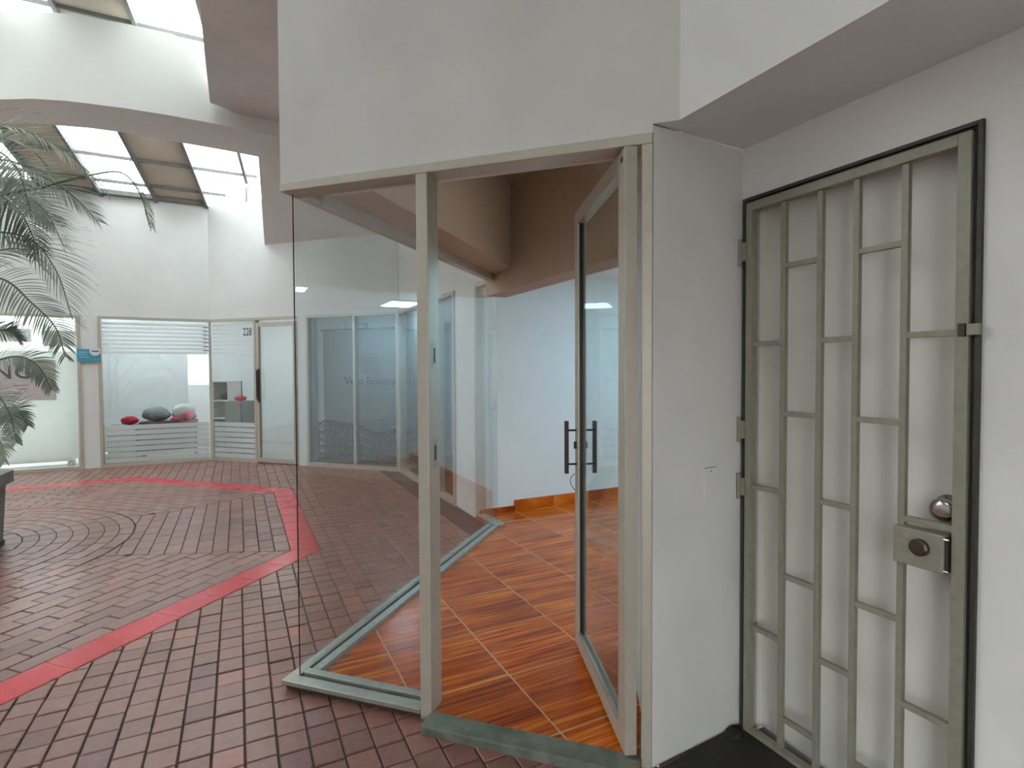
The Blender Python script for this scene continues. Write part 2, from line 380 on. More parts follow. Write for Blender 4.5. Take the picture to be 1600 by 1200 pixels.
# ------------------------------------------------------------------ octagonal skylight
sky = empty('window_6'); sky.location = (CEN.x, CEN.y, WTOP); struct(sky, 'faceted glass skylight of clear and beige strips over the court')
def skyadd(mb, name, m):
    o = mb.build(name, m); o.parent = sky; o.matrix_parent_inverse = Matrix.Translation((-CEN.x, -CEN.y, -WTOP)); return o
SD = Vector((.573, -.82))                               # the strips run this way, rising from the left far wall
def rp(u, l): q = W6.o + W6.a * u + SD * l; return (q.x, q.y)
def roofz(x, y): return WTOP + .02 + .36 * ((14.246 + x - y) * s) / .985
def rv(p, dz=0): return Vector((p[0], p[1], roofz(*p) + dz))
def sheet(name, m, pts2):
    q = clip(clip(pts2, (0, 1), 6.9), (-1, 0), 10.4); n = len(q)
    if n < 3: return
    mb = MB(); mb.v = [tuple(rv(p)) for p in q] + [tuple(rv(p, .02)) for p in q]
    mb.f = [tuple(reversed(range(n))), tuple(range(n, 2 * n))] + [(k, (k + 1) % n, n + (k + 1) % n, n + k) for k in range(n)]
    skyadd(mb, name, m)
SW = .69; LEN = 6.4
for k in range(-3, 7):
    cl = k < 0 or k % 2 == 1
    sheet('pane' if cl else 'roof_panel', M['skyglass'] if cl else M['opaque'], [rp(k * SW, -2.2 if k < 0 else 0), rp((k + 1) * SW, -2.2 if k < 0 else 0), rp((k + 1) * SW, LEN), rp(k * SW, LEN)])
    a = rp(k * SW, 0 if k >= 0 else .1 - k * .62); skyadd(MB().bar(rv(a, -.03), rv(rp(k * SW, LEN), -.03), .02, r2=.035), 'rafter', M['roofsteel'])
for l in (.33, .86, 1.5, 2.2, 3.0, 3.9, 4.8, 5.6, 6.4):
    skyadd(MB().bar(rv(rp(-min(l, 2.0), l), -.02), rv(rp(7 * SW, l), -.02), .014, r2=.02), 'purlin', M['roofsteel'])
skyadd(MB().bar(Vector((-7.38, 6.8, WTOP + .03)), Vector((-10.3, 3.88, WTOP + .03)), .05, r2=.035), 'eave_beam', M['roofsteel'])
sheet('roof_panel', M['opaque'], [rp(-3 * SW, LEN), rp(7 * SW, LEN), rp(7 * SW, 12), rp(-3 * SW, 12)])
mb = MB(); q = [(-7.39, 6.9), (-5.2, 6.9)]; mb.v = [(x, y + d, z) for d in (0, .01) for x, y, z in ((-7.39, 6.86, WTOP), (-5.2, 6.86, WTOP), (-5.2, 6.86, roofz(-5.2, 6.86)), (-7.39, 6.86, roofz(-7.39, 6.86) + .001))]
mb.f = [(0, 1, 2, 3), (7, 6, 5, 4), (0, 1, 5, 4), (1, 2, 6, 5), (2, 3, 7, 6), (3, 0, 4, 7)]; skyadd(mb, 'pane', M['skyglass'])
for x in (-6.62, -5.9): skyadd(MB().bar((x, 6.85, WTOP), (x, 6.85, roofz(x, 6.85)), .014), 'mullion', M['roofsteel'])
# upstand walls from the slab to the roof
mb = MB(); edge = [(-4.95, 4.63), (-1.47, 1.15), (-1.5, .55), (-4.2, -2.3)]
for a, b in zip(edge, edge[1:]):
    d = (Vector(b) - Vector(a)).normalized(); n = Vector((-d.y, d.x)) * .1
    a2, b2 = (a[0] + n.x, a[1] + n.y), (b[0] + n.x, b[1] + n.y)
    mb.hexa([(a[0], a[1], CEIL + .004), (b[0], b[1], CEIL + .004), (b2[0], b2[1], CEIL + .004), (a2[0], a2[1], CEIL + .004), tuple(rv(a)), tuple(rv(b)), (b2[0], b2[1], roofz(*b)), (a2[0], a2[1], roofz(*a))])
struct(mb.build('trim_3', M['wall']), 'upstand walls between the roof slab and the skylight')

# ------------------------------------------------------------------ court floor: base, bricks, red tiles
floor = struct(MB().prism([(-10.4, -2.4), (5, -2.4), (5, 3), (.3, 2.6), (-.1, 2.02), (-1.66, 2.02), (-1.66, 4.6), (-4, 6.95), (-7.45, 6.95), (-10.4, 4.0)], -.06, -.008).build('floor', M['blackgap']), 'red brick courtyard floor with a red tile octagon')
NORM = [(math.cos(R(45 * k)), math.sin(R(45 * k))) for k in range(8)]
def octd(x, y): return max((NORM[k][0] * (x - CEN.x) + NORM[k][1] * (y - CEN.y), k) for k in range(8))
A_IN, A_OUT = 2.84, 3.05
def in_court(x, y, m=0.0):
    if y > 6.86 + m or -x + y > (14.26 + m) or x < -10.32 - m or y < -2.22: return False
    if x + y > 2.92 + m and x < -1.6: return False
    if x > -1.64 and y > 2.07 and x + y < 3.2 and x < -.1: return False
    if x + y > 2.56: return False
    if x - y > -2.1 and x > -.13 and y > 1.98 and x + y > 2.2: return False
    return True
pieces = []                                            # (polygon, shade, kind)
def quad(o, a, b, u0, u1, w0, w1): return [(o[0] + a[0] * u + b[0] * w, o[1] + a[1] * u + b[1] * w) for u, w in ((u0, w0), (u1, w0), (u1, w1), (u0, w1))]
GAP = .0055
# 1) outside the octagon: courses along the diagonal, near-square pavers
ga, pa = (-s, s), (s, s); CW, BL = .1125, .1215
rnd = random.Random(3)
for i in range(-90, 60):
    off = rnd.uniform(-.02, .02) + (0.0 if i % 2 else .018)
    for j in range(-70, 110):
        u0, w0 = j * BL + off, i * CW
        x, y = (u0 + BL / 2) * ga[0] + (w0 + CW / 2) * pa[0], (u0 + BL / 2) * ga[1] + (w0 + CW / 2) * pa[1]
        d, k = octd(x, y)
        sh = rnd.gauss(.45, .2); jit = rnd.uniform(-.003, .003)
        if d < A_OUT - .12 or not in_court(x, y): continue
        q = quad((0, 0), ga, pa, u0 + GAP / 2 + jit, u0 + BL - GAP / 2 + jit, w0 + GAP / 2, w0 + CW - GAP / 2)
        n = NORM[k]; q = clip(q, (-n[0], -n[1]), -(A_OUT + .006 + n[0] * CEN.x + n[1] * CEN.y))
        if len(q) >= 3 and abs(area(q)) > .0008: pieces.append((q, sh))
# 2) inside: eight sectors of running bond round a circular medallion
RC = 1.62
for k in range(8):
    n = NORM[k]; t = (-n[1], n[0]); CW2, BL2 = .113, .226
    l1 = (math.cos(R(45 * k + 112.5)), math.sin(R(45 * k + 112.5))); l2 = (math.cos(R(45 * k - 112.5)), math.sin(R(45 * k - 112.5)))
    for i in range(0, 14):
        r1 = A_IN - .006 - i * CW2; r0 = r1 - CW2 + GAP
        if r1 < RC * .9: break
        for j in range(-8, 9):
            u0 = j * BL2 + (BL2 / 2 if i % 2 else 0)
            q = quad((CEN.x, CEN.y), t, n, u0 + GAP / 2, u0 + BL2 - GAP / 2, r0, r1)
            q = clip(q, l1, l1[0] * CEN.x + l1[1] * CEN.y + 0.0 - .003); q = clip(q, l2, l2[0] * CEN.x + l2[1] * CEN.y - .003)
            if len(q) < 3: continue
            # keep clear of the circle
            c = cent(q); a = math.atan2(c[1] - CEN.y, c[0] - CEN.x); nn = (-math.cos(a), -math.sin(a))
            q = clip(q, nn, nn[0] * (CEN.x + RC * math.cos(a)) + nn[1] * (CEN.y + RC * math.sin(a)))
            if len(q) >= 3 and abs(area(q)) > .0012: pieces.append((q, rnd.gauss(.42, .2)))
for i in range(8):
    r1 = RC - .01 - i * .113; r0 = r1 - .113 + GAP; nseg = int(2 * math.pi * (r0 + r1) / 2 / .2)
    if r0 < .6: break
    for j in range(nseg):
        a0, a1 = 2 * math.pi * (j + .5 * (i % 2)) / nseg, 2 * math.pi * (j + 1 + .5 * (i % 2)) / nseg - GAP / r1
        pieces.append(([(CEN.x + r * math.cos(a), CEN.y + r * math.sin(a)) for r, a in ((r0, a0), (r1, a0), (r1, a1), (r0, a1))], rnd.gauss(.38, .2)))
def slab_mesh(mb, shades, poly, sh, ztop, ch=.004):
    if area(poly) < 0: poly = poly[::-1]
    c = cent(poly); n = len(poly); i = len(mb.v)
    def ins(p, d):
        v = Vector((p[0] - c[0], p[1] - c[1])); L = v.length; k = max(0, L - d * 1.3) / L if L else 0
        return (c[0] + v.x * k, c[1] + v.y * k)
    mb.v += [(p[0], p[1], -.012) for p in poly] + [(p[0], p[1], ztop - ch) for p in poly] + [ins(p, ch) + (ztop,) for p in poly]
    for k in range(n):
        k2 = (k + 1) % n
        mb.f += [(i + k, i + k2, i + n + k2, i + n + k), (i + n + k, i + n + k2, i + 2 * n + k2, i + 2 * n + k)]
    mb.f.append(tuple(i + 2 * n + k for k in range(n)))
    shades += [sh] * (3 * n)
def shade_attr(me, shades):
    a = me.color_attributes.new('shade', 'FLOAT_COLOR', 'POINT'); flat = []
    for x in shades: x = min(1, max(0, x)); flat += [x, x, x, 1]
    a.data.foreach_set('color', flat)
def px_size(poly):
    pr = [proj((p[0], p[1], 0)) for p in poly]
    if any(p is None for p in pr): return 0
    if not any(-5 <= p[0] <= 1605 and -5 <= p[1] <= 1205 for p in pr): return 0
    if min(p[0] for p in pr) > 1000: return 0
    return abs(area([(p[0], p[1]) for p in pr]))
pieces.sort(key=lambda t: -px_size(t[0]))
for q, sh in pieces[:300]:
    mb, shs = MB(), []; slab_mesh(mb, shs, q, sh, rnd.uniform(-.0022, .0022)); o = mb.build('brick', M['brick'], floor, fix=False); shade_attr(o.data, shs)
mb, shs = MB(), []
for q, sh in pieces[300:]: slab_mesh(mb, shs, q, sh, rnd.uniform(-.0015, .0015))
o = mb.build('brick_field', M['brick'], floor, fix=False); shade_attr(o.data, shs); o['kind'] = 'stuff'
# red band: six long tiles to a side, mitred at the corners
for k in range(8):
    n = NORM[k]; t = (-n[1], n[0]); hi, ho = A_IN * math.tan(R(22.5)), A_OUT * math.tan(R(22.5)); N = 8
    for j in range(N):
        a0, a1 = -1 + 2 * j / N, -1 + 2 * (j + 1) / N
        L = lambda a, r, hh: (CEN.x + n[0] * r + t[0] * hh, CEN.y + n[1] * r + t[1] * hh)
        g = .003
        def uu(a, r):                                  # only the end pieces are mitred
            if abs(a) > .999: return a * r * math.tan(R(22.5))
            return a * hi
        q = [L(0, A_IN + .002, uu(a0, A_IN) + g), L(0, A_OUT - .002, uu(a0, A_OUT) + g), L(0, A_OUT - .002, uu(a1, A_OUT) - g), L(0, A_IN + .002, uu(a1, A_IN) - g)]
        mb, shs = MB(), []; slab_mesh(mb, shs, q, rnd.random(), .001, .001); o = mb.build('red_tile', M['redtile'], floor, fix=False); shade_attr(o.data, shs)
    MBq = [L(0, A_IN + .001, -hi), L(0, A_OUT - .001, -ho), L(0, A_OUT - .001, ho), L(0, A_IN + .001, hi)]
    MB().prism(MBq, -.012, -.0015).build('tile_joint', M['grout'], floor)
struct(MB().prism([(-.10, 1.985), (.19, 2.335), (.95, 1.575), (1.9, .6), (1.2, .1), (.25, 1.55)], -.01, .014).build('floor_alcove', M['alcove']), 'dark stained floor at the foot of the barred door')

# ------------------------------------------------------------------ shop floor of wood-look tiles
sf = struct(MB().prism([(-1.68, 2.004), (-.14, 2.004), (-.2, 2.9), (2.5, 5.6), (.9, 8.0), (-2.0, 4.95), (-1.68, 4.6)], -.02, .0298).build('floor_shop', M['grout']), 'wood-look tile floor inside the empty shop')
TS = .4525
for i in range(0, 14):
    for j in range(0, 10):
        p0, g0 = .92 * s - TS * 1 + i * TS, 2.52 * s - TS * 2 + j * TS
        q = [PG(p0 + .0035, g0 + .0035), PG(p0 + TS - .0035, g0 + .0035), PG(p0 + TS - .0035, g0 + TS - .0035), PG(p0 + .0035, g0 + TS - .0035)]
        q = clip(q, (-1, 0), 1.675) if cent(q)[0] > -1.9 and cent(q)[1] < 4.6 else clip(q, (-s, -s), -2.9 * s)
        q = clip(q, (0, -1), -2.004); q = clip(q, (-s, s), 4.86)
        q = clip(q, (s, s), 6.2)
        if len(q) < 3 or abs(area(q)) < .0001: continue
        c = cent(q)
        if c[0] - c[1] > -2.2 and c[1] < 3: continue
        if -c[0] * s + c[1] * s < 1.55 and c[1] > 2.6: continue
        if max(x_ for x_, y_ in q) > -.14: q = clip(q, (.98, .19), .98 * -.16 + .19 * 2.1) if c[1] < 2.85 else q
        if len(q) < 3 or abs(area(q)) < .0001: continue
        mb, shs = MB(), []; slab_mesh(mb, shs, q, .5, .031, .0012); mb.build('wood_tile', M['wood'], sf, fix=False)
bb = struct(empty('baseboard_shop'), 'wood-look tile skirting along the white shop wall')
part('skirting_tile', M['wood'], bb, ROOM, 2.07, 2.452, 4.825, 4.84, .026, .085)
for k in range(8): part('skirting_tile', M['wood'], bb, ROOM, 2.456 + k * .45, 2.902 + k * .45, 4.825, 4.84, .026, .14)

# ------------------------------------------------------------------ the corner shopfront: frame and panes
w1 = struct(empty('window_1'), 'frameless glass corner of the empty shop in champagne aluminium')
A = M['alu']
part('header', A, w1, F1, -1.735, -.131, -.006, .1, H, H + .037, bevel=.003)
part('header', A, w1, S1, 2.09, 4.62, -1.735, -1.65, H, H + .037, bevel=.003)
part('header_stop', A, w1, S1, 2.15, 4.6, -1.65, -1.63, H - .02, H + .037)
part('post', A, w1, F1, -1.063, -1.012, -.004, .095, 0, H, bevel=.003)
part('jamb', A, w1, F1, -.169, -.131, -.004, .1, 0, H, bevel=.003)
part('sill_base', M['blackgap'], w1, F1, -1.755, -1.063, .01, .1, -.01, .026)
part('sill', M['alu_sill'], w1, F1, -1.762, -1.063, -.012, .045, .026, .046, bevel=.002)
part('sill', M['alu_sill'], w1, F1, -1.70, -1.063, .06, .1, .03, .055, bevel=.002)
part('sill_base', M['blackgap'], w1, S1, 2.02, 4.62, -1.75, -1.64, -.01, .026)
part('sill', M['alu_sill'], w1, S1, 2.036, 4.6, -1.762, -1.71, .026, .046, bevel=.002)
part('sill', M['alu_sill'], w1, S1, 2.091, 4.54, -1.685, -1.64, .03, .055, bevel=.002)
part('pane', M['glass'], w1, F1, -1.70, -1.055, .046, .055, .03, H + .004)
part('pane', M['glass'], w1, S1, 2.046, 4.58, -1.707, -1.698, .03, H + .004)
part('silicone_joint', M['dark'], w1, WORLD, -1.7095, -1.7055, 2.0335, 2.0375, .046, H)
for z in (1.51, 1.106):                                # strike plates in the post
    part('strike_plate', M['alu_sill'], w1, F1, -1.0125, -1.0105, .03, .07, z - .06, z + .06)
    part('strike_slot', M['dark'], w1, F1, -1.0115, -1.0095, .042, .056, z - .032, z + .032)
part('pane', M['glass'], w1, W3, .0, .40, .03, .038, .03, H + .004)
part('header', A, w1, W3, -.02, .44, 0, .09, H, H + .037)
part('post', A, w1, W3, .39, .44, 0, .09, 0, H)
part('sill', M['alu_sill'], w1, W3, -.03, .44, 0, .1, 0, .046)
tr = struct(part('trim_4', M['greenconc'], None, F1, -1.02, -.165, -.09, .012, -.01, .036, bevel=.006), 'worn grey-green threshold of the open glass door')

# open glass door
hx, hy = -.215, 1.995
DOOR = Fr((hx, hy), (-.405, .915), (.915, .405))       # w > 0 is the far side
d1 = struct(empty('door_1'), 'open glass door with champagne aluminium frame'); d1.location = (hx, hy, 0)
def dpart(name, m, *b, bevel=0, parent=None):
    o = part(name, M[m], None, DOOR, *b, bevel=bevel)
    o.parent = parent or d1; o.matrix_parent_inverse = Matrix.Translation((-hx, -hy, 0)); return o
dpart('stile', 'alu', -.03, .055, -.022, .022, .05, 2.235, bevel=.002)
fs = dpart('stile', 'alu', .745, .808, -.022, .022, .05, 2.235, bevel=.002)
dpart('top_rail', 'alu', .055, .745, -.022, .022, 2.17, 2.235)
dpart('bottom_rail', 'alu', .055, .745, -.022, .022, .05, .115)
for w in (-.02, .008): dpart('glazing_bead', 'alu_sill', .055, .745, w, w + .012, .115, .128)
dpart('rebate_strip', 'dark', .738, .745, -.012, .012, .115, 2.17)  # dark strip along the glass rebate of the free stile
dpart('pane', 'glass_door', .05, .75, -.004, .004, .11, 2.175)
dpart('pivot', 'dark', .0, .02, -.023, -.02, 2.19, 2.21)
def dbar(name, m, p, q, r, n=10):
    o = MB().bar(DOOR.p(*p), DOOR.p(*q), r, n=n).build(name, M[m], d1); o.matrix_parent_inverse = Matrix.Translation((-hx, -hy, 0)); return o
for sg in (-1, 1):
    hnd = MB().box(DOOR, .765, .787, sg * .072 - .010, sg * .072 + .010, .925, 1.19).build('pull_handle', M['handle'], d1, bevel=.003); hnd.matrix_parent_inverse = Matrix.Translation((-hx, -hy, 0))
    for z in (.972, 1.143):
        MB().bar(DOOR.p(.776, sg * .02, z), DOOR.p(.776, sg * .072, z), .005, n=8).build('standoff', M['dark'], hnd)
    dpart('lock_escutcheon', 'dark', .768, .784, min(sg * .022, sg * .034), max(sg * .022, sg * .034), 1.05, 1.085, bevel=.002)
pts = [DOOR.p(.776 + .012 * math.sin(t * 5), -.03 - .022 * math.sin(t * 3.1), .925 - .085 * t) for t in [k / 9 for k in range(10)]]
tag(MB().tube(pts, .002, 5).build('key_cord', M['dark'], smooth=True), 'thin dark cord dangling below the glass door handle', 'cord')

# LED panel in the shop, mirrored in the side glass; second added for fill
for lab, p0, g0 in (('flat white LED panel under the empty shop ceiling near the white side wall', 4.98, 4.28), ('flat white LED panel added for fill in the middle of the empty shop ceiling', 3.9, 2.7)):
    lp = tag(empty('ceiling_light'), lab, 'ceiling light', 'LED panels in the empty shop')
    part('frame', M['white'], lp, ROOM, p0, p0 + .64, g0, g0 + .44, 2.395, 2.42)
    part('diffuser', M['lamp'], lp, ROOM, p0 + .02, p0 + .62, g0 + .02, g0 + .42, 2.388, 2.398)

# ------------------------------------------------------------------ barred gate and the door behind it
d3 = struct(empty('door_3'), 'off-white door behind the steel gate'); d3.location = GATE.p(.4, .07, 0)
part('door_leaf', M['doorpaint'], None, GATE, .045, .752, .075, .115, .01, 2.08).parent = d3
for c in d3.children: c.matrix_parent_inverse = Matrix.Translation(-d3.location)
def sub(o, parent): o.parent = parent; o.matrix_parent_inverse = Matrix.Translation(-parent.location); return o
for u0, u1, z0, z1 in ((.014, .045, 0, 2.108), (.752, .779, 0, 2.108), (.045, .752, 2.08, 2.108)):
    sub(part('door_frame', M['doorpaint'], None, GATE, u0, u1, .045, .2, z0, z1), d3)
kn = sub(MB().lathe(GATE.p(.682, .075, 1.035), (-s, -s, 0), [(0, .042), (.006, .041), (.008, .016), (.022, .016), (.026, .03), (.04, .036), (.052, .031), (.056, .012)], 22).build('door_knob', M['chrome'], smooth=True), d3)
g = tag(empty('security_gate'), 'grey steel bar gate in a staggered brick pattern before the white door', 'gate'); g.location = GATE.p(.05, 0, 0)
def gp(name, m, *b, bevel=.0015): return sub(part(name, M[m], None, GATE, *b, bevel=bevel), g)
# fixed angle-iron surround
gp('surround', 'gateframe', .010, .022, -.012, .05, 0, 2.112); gp('surround', 'gateframe', .769, .782, -.012, .05, 0, 2.112); gp('surround', 'gateframe', .022, .769, -.012, .05, 2.1, 2.112)
gp('surround_lip', 'gateframe', .760, .765, -.004, .04, 0, 2.1); gp('surround_lip', 'gateframe', .022, .769, .0, .04, 2.094, 2.1)
# leaf
gp('stile', 'gate', .03, .058, -.016, .016, .002, 2.09); gp('stile', 'gate', .726, .758, -.016, .016, .002, 2.09)
gp('top_rail', 'gate', .058, .726, -.016, .016, 2.058, 2.09); gp('bottom_rail', 'gate', .058, .726, -.016, .016, .002, .03)
US = [.187, .326, .449, .592]
for u in US: gp('bar', 'gate', u - .0098, u + .0098, -.0095, .0095, .03, 2.055)
ed = [(.058, US[0] - .0095)] + [(US[k] + .0095, US[k + 1] - .0095) for k in range(3)] + [(US[3] + .0095, .726)]
for k, zs in enumerate(((1.545, .991, .437), (1.823, 1.284, .683, .148), (1.546, .991, .436), (1.823, 1.284, .682, .15), (1.547, .997, .43))):
    for z in zs: gp('crossbar', 'gate', ed[k][0], ed[k][1], -.009, .009, z - .009, z + .009)
lb = gp('lock_box', 'gate', .584, .716, -.034, .016, .868, .978, bevel=.004)
lbl = Vector(lb.parent.location)
lk = MB().lathe(GATE.p(.658, -.034, .93), (-s, -s, 0), [(0, .025), (.012, .024), (.016, .019), (.017, .006)], 20).build('lock_barrel', M['lockmetal'], smooth=False); sub(lk, g)
gp('bolt_plate', 'gateframe', .717, .722, -.028, .014, .872, .974)
for z in (.878, .968): sub(MB().bar(GATE.p(.715, -.03, z), GATE.p(.727, -.03, z), .004, n=8).build('screw', M['chrome']), g)
for z in (1.905, 1.21, .985):
    sub(MB().bar(GATE.p(.008, -.022, z - .05), GATE.p(.008, -.022, z + .05), .009, n=10).build('hinge', M['gate']), g)
    gp('hinge_leaf', 'gate', .008, .034, -.024, -.016, z - .035, z + .035)
gp('latch', 'gateframe', .738, .755, -.03, -.018, 1.535, 1.57); gp('latch_staple', 'gate', .757, .786, -.028, -.012, 1.537, 1.568)
# blank cover plate on the return wall
tag(part('cover_plate', M['wall'], None, STRIP, .262, .33, -.006, .001, .935, 1.07, bevel=.003), 'blank painted rectangular cover plate on the narrow white wall', 'wall plate')
part('screw_cap', M['greylam'], bpy.data.objects['cover_plate'], STRIP, .292, .299, -.0075, -.005, 1.055, 1.061)
part('plate_edge', M['greylam'], bpy.data.objects['cover_plate'], STRIP, .262, .33, -.0035, .0008, 1.0695, 1.0725)

# ------------------------------------------------------------------ far shopfronts
def rails(parent, fr, u0, u1, posts, z0=.02, zt=H, t=.04, base=True):
    part('header', A, parent, fr, u0, u1, -.02, .06, zt, zt + .04)
    part('sill', A, parent, fr, u0, u1, -.02, .06, 0, z0 + .03)
    for u in posts: part('post', A, parent, fr, u - t / 2, u + t / 2, -.025, .06, z0 + .03, zt)
# shop 228: corner window
w2 = struct(empty('window_2'), 'corner shop window with frosted stripes and the number 228')
rails(w2, W6, 0, 1.47, (.0, 1.45)); rails(w2, W4, -7.406, -6.47, (-6.49,))
part('pane', M['glass'], w2, W6, .01, 1.43, .02, .026, .05, H); part('pane', M['glass'], w2, W4, -7.39, -6.51, .02, .026, .05, H)
for k in range(8):
    z = 1.72 + k * .062
    part('frosted_stripe', M['film'], w2, W6, .04, 1.42, .012, .018, z, z + .042); part('frosted_stripe', M['film'], w2, W4, -7.36, -6.53, .012, .018, z, z + .042)
for k in range(7):
    z = .06 + k * .083
    part('frosted_stripe', M['film'], w2, W6, .04, 1.42, .012, .018, z, z + .068); part('frosted_stripe', M['film'], w2, W4, -7.36, -6.53, .012, .018, z, z + .068)
for k in range(7): part('corner_mark', M['ink'], w2, W6, .02, .10, .006, .011, 1.775 + k * .062, 1.787 + k * .062)
text('number', '228', M['ink'], w2, (-6.735, 6.848, 2.01), (1, 0, 0), (0, 0, 1), .17, .17)
d2 = struct(empty('door_2'), 'closed framed glass door beside the number 228')
for u in (-6.445, -5.735): part('stile', A, d2, W4, u - .03, u + .03, -.02, .03, .02, 2.2)
part('top_rail', A, d2, W4, -6.415, -5.765, -.02, .03, 2.14, 2.2); part('bottom_rail', A, d2, W4, -6.415, -5.765, -.02, .03, .02, .09)
part('frame_header', A, d2, W4, -6.475, -5.705, -.02, .06, H, H + .04); part('pane', M['glass'], d2, W4, -6.42, -5.76, .0, .006, .08, 2.15)
part('pull_handle', M['handle'], d2, W4, -6.40, -6.375, -.07, -.045, .96, 1.48); part('pull_plate', M['handle'], d2, W4, -6.46, -6.43, -.03, -.02, 1.0, 1.46)
for z in (1.05, 1.40): part('standoff', M['dark'], d2, W4, -6.44, -6.385, -.062, -.05, z, z + .015)
# room of shop 228
A6, B6, D6 = (-7.406, 6.84), (-8.6, 5.646), (-5.6, 6.84)
roomv = [B6, A6, D6, (-5.6, 8.9), (-8.25, 8.9), (-10.05, 7.1)]
struct(MB().prism([(p[0], p[1] + .04) for p in roomv], -.02, .012).build('floor_clothes_shop', M['shopfloor']))
struct(MB().prism([(p[0], p[1] + .2) for p in roomv], 2.62, 2.68).build('ceiling_clothes_shop', M['inwall']))
mb = MB()
for a, b in ((roomv[2], roomv[3]), (roomv[3], roomv[4]), (roomv[4], roomv[5]), (roomv[5], roomv[0])):
    a_, b_ = Vector(a), Vector(b); d = (b_ - a_).normalized(); mb.box(Fr(a, d, (d.y, -d.x)), .21 if a == roomv[2] else 0, (b_ - a_).length - (.21 if b == roomv[0] else 0), 0, .1, 0, 2.66)
struct(mb.build('wall_clothes_shop', M['inwall']))
def lightbar(label, fr, *b):
    t = tag(empty('tube_light'), label, 'ceiling light'); u0, u1, w0, w1, z0, z1 = b
    part('housing', M['white'], t, fr, u0 - .02, u1 + .02, w0 - .02, w1 + .02, z1 - .005, z1 + .03); part('tube', M['lamp_shop'], t, fr, u0, u1, w0, w1, z0, z1); return t
lightbar('long tube light added to brighten the clothes shop, above its counter', W6, .1, 1.3, 1.0, 1.1, 2.53, 2.58)  # two unseen lamps added to overexpose the clothes shop interior
lightbar('tube light added to brighten the clothes shop, near its glass door', W4, -7.2, -6.2, .9, 1.0, 2.53, 2.58)
t = tag(empty('cabinet'), 'low grey drawer cabinet at the left end of the clothes shop window', 'cabinet')
part('body', M['greylam'], t, W6, 1.05, 1.42, .2, .6, .012, .6)
for k in range(4): part('drawer', M['white'], t, W6, 1.06, 1.41, .185, .2, .03 + k * .14, .155 + k * .14)
t = tag(empty('display_table'), 'dark-topped display table behind the striped shop window', 'table')
part('tabletop', M['darkwood'], t, W6, .22, 1.02, .25, .6, .60, .64); part('front_panel', M['greylam'], t, W6, .25, .99, .27, .29, .15, .6)
for u in (.24, .97):
    for w in (.29, .56): part('leg', M['dark'], t, W6, u, u + .03, w, w + .03, .012, .6)
def pile(name, label, cat, m, fr, u, w, z, ru, rw, rz, jit=.12, group=None):
    p = fr.p(u, w, z + rz * 1.05); return tag(MB().blob(p, ru, rw, rz, 18, 10, jit, fr).build(name, M[m], smooth=True), label, cat, group)
pile('folded_cloth', 'bright red folded cloth on the drawer cabinet', 'clothes', 'red', W6, 1.16, .4, .6, .12, .1, .065)
pile('clothes_pile', 'large grey-blue heap of clothes on the display table', 'clothes', 'greycloth', W6, .8, .42, .64, .2, .14, .11)
pile('folded_cloth', 'dark red flat cloth near the table middle', 'clothes', 'red', W6, .52, .29, .64, .08, .04, .03)
pile('clothes_pile', 'pale grey heap of clothes beside the tall shelf', 'clothes', 'palewhite', W6, .42, .47, .64, .17, .09, .13)
pile('folded_cloth', 'pinkish red folded garment at the right end of the display table', 'clothes', 'red', W6, .33, .32, .64, .1, .06, .06)
t = tag(empty('shelf_unit'), 'tall white open shelf unit in the shop window corner', 'shelf')
part('back', M['white'], t, W4, -7.70, -7.36, .58, .6, .012, 1.28)
for u in (-7.70, -7.38): part('side', M['white'], t, W4, u, u + .02, .30, .6, .012, 1.28)
for z in (.02, .34, .64, .94, 1.26): part('shelf', M['white'], t, W4, -7.68, -7.38, .30, .58, z, z + .02)
pile('folded_cloth', 'navy folded cloth inside the tall white shelf', 'clothes', 'navy', W4, -7.53, .44, .96, .12, .1, .05)
t = tag(empty('cabinet'), 'grey cupboard right of the tall white shelf', 'cabinet')
part('body', M['greylam'], t, W4, -7.33, -6.98, .2, .5, .012, .95)
part('cupboard_door', M['greylam'], t, W4, -7.32, -6.99, .185, .2, .03, .93); part('knob', M['dark'], t, W4, -7.04, -7.02, .17, .185, .5, .52)
pile('folded_cloth', 'small dull red cloth on the grey cupboard', 'clothes', 'red', W4, -7.15, .35, .95, .1, .08, .04)
rail = tag(MB().bar((-6.3, 8.85, 1.85), (-6.3, 8.2, 1.85), .012, n=8).build('clothes_rail', M['chrome']), 'chrome rail sticking out of the clothes shop back wall', 'rail')
tag(MB().bar((-6.1, 8.85, 1.40), (-6.1, 8.2, 1.40), .012, n=8).build('clothes_rail', M['chrome']), 'lower chrome rail with the lilac garment', 'rail')
gm = MB(); prof = [(1.38, .10, .05), (1.33, .2, .06), (1.1, .19, .07), (.85, .22, .08), (.72, .2, .07), (.70, .05, .02)]
for z, rx, ry in prof:
    for k in range(14):
        a = 2 * math.pi * k / 14; gm.v.append((-6.1 + rx * math.cos(a) * (1 + .06 * math.sin(3 * a + z * 8)), 8.32 + ry * math.sin(a), z))
for j in range(5):
    for k in range(14): gm.f.append((j * 14 + k, j * 14 + (k + 1) % 14, (j + 1) * 14 + (k + 1) % 14, (j + 1) * 14 + k))
gm.f += [tuple(range(14)), tuple(70 + k for k in range(14))]
tag(gm.build('hanging_garment', M['lilac'], smooth=True), 'lilac garment hanging behind the glass door', 'clothes')
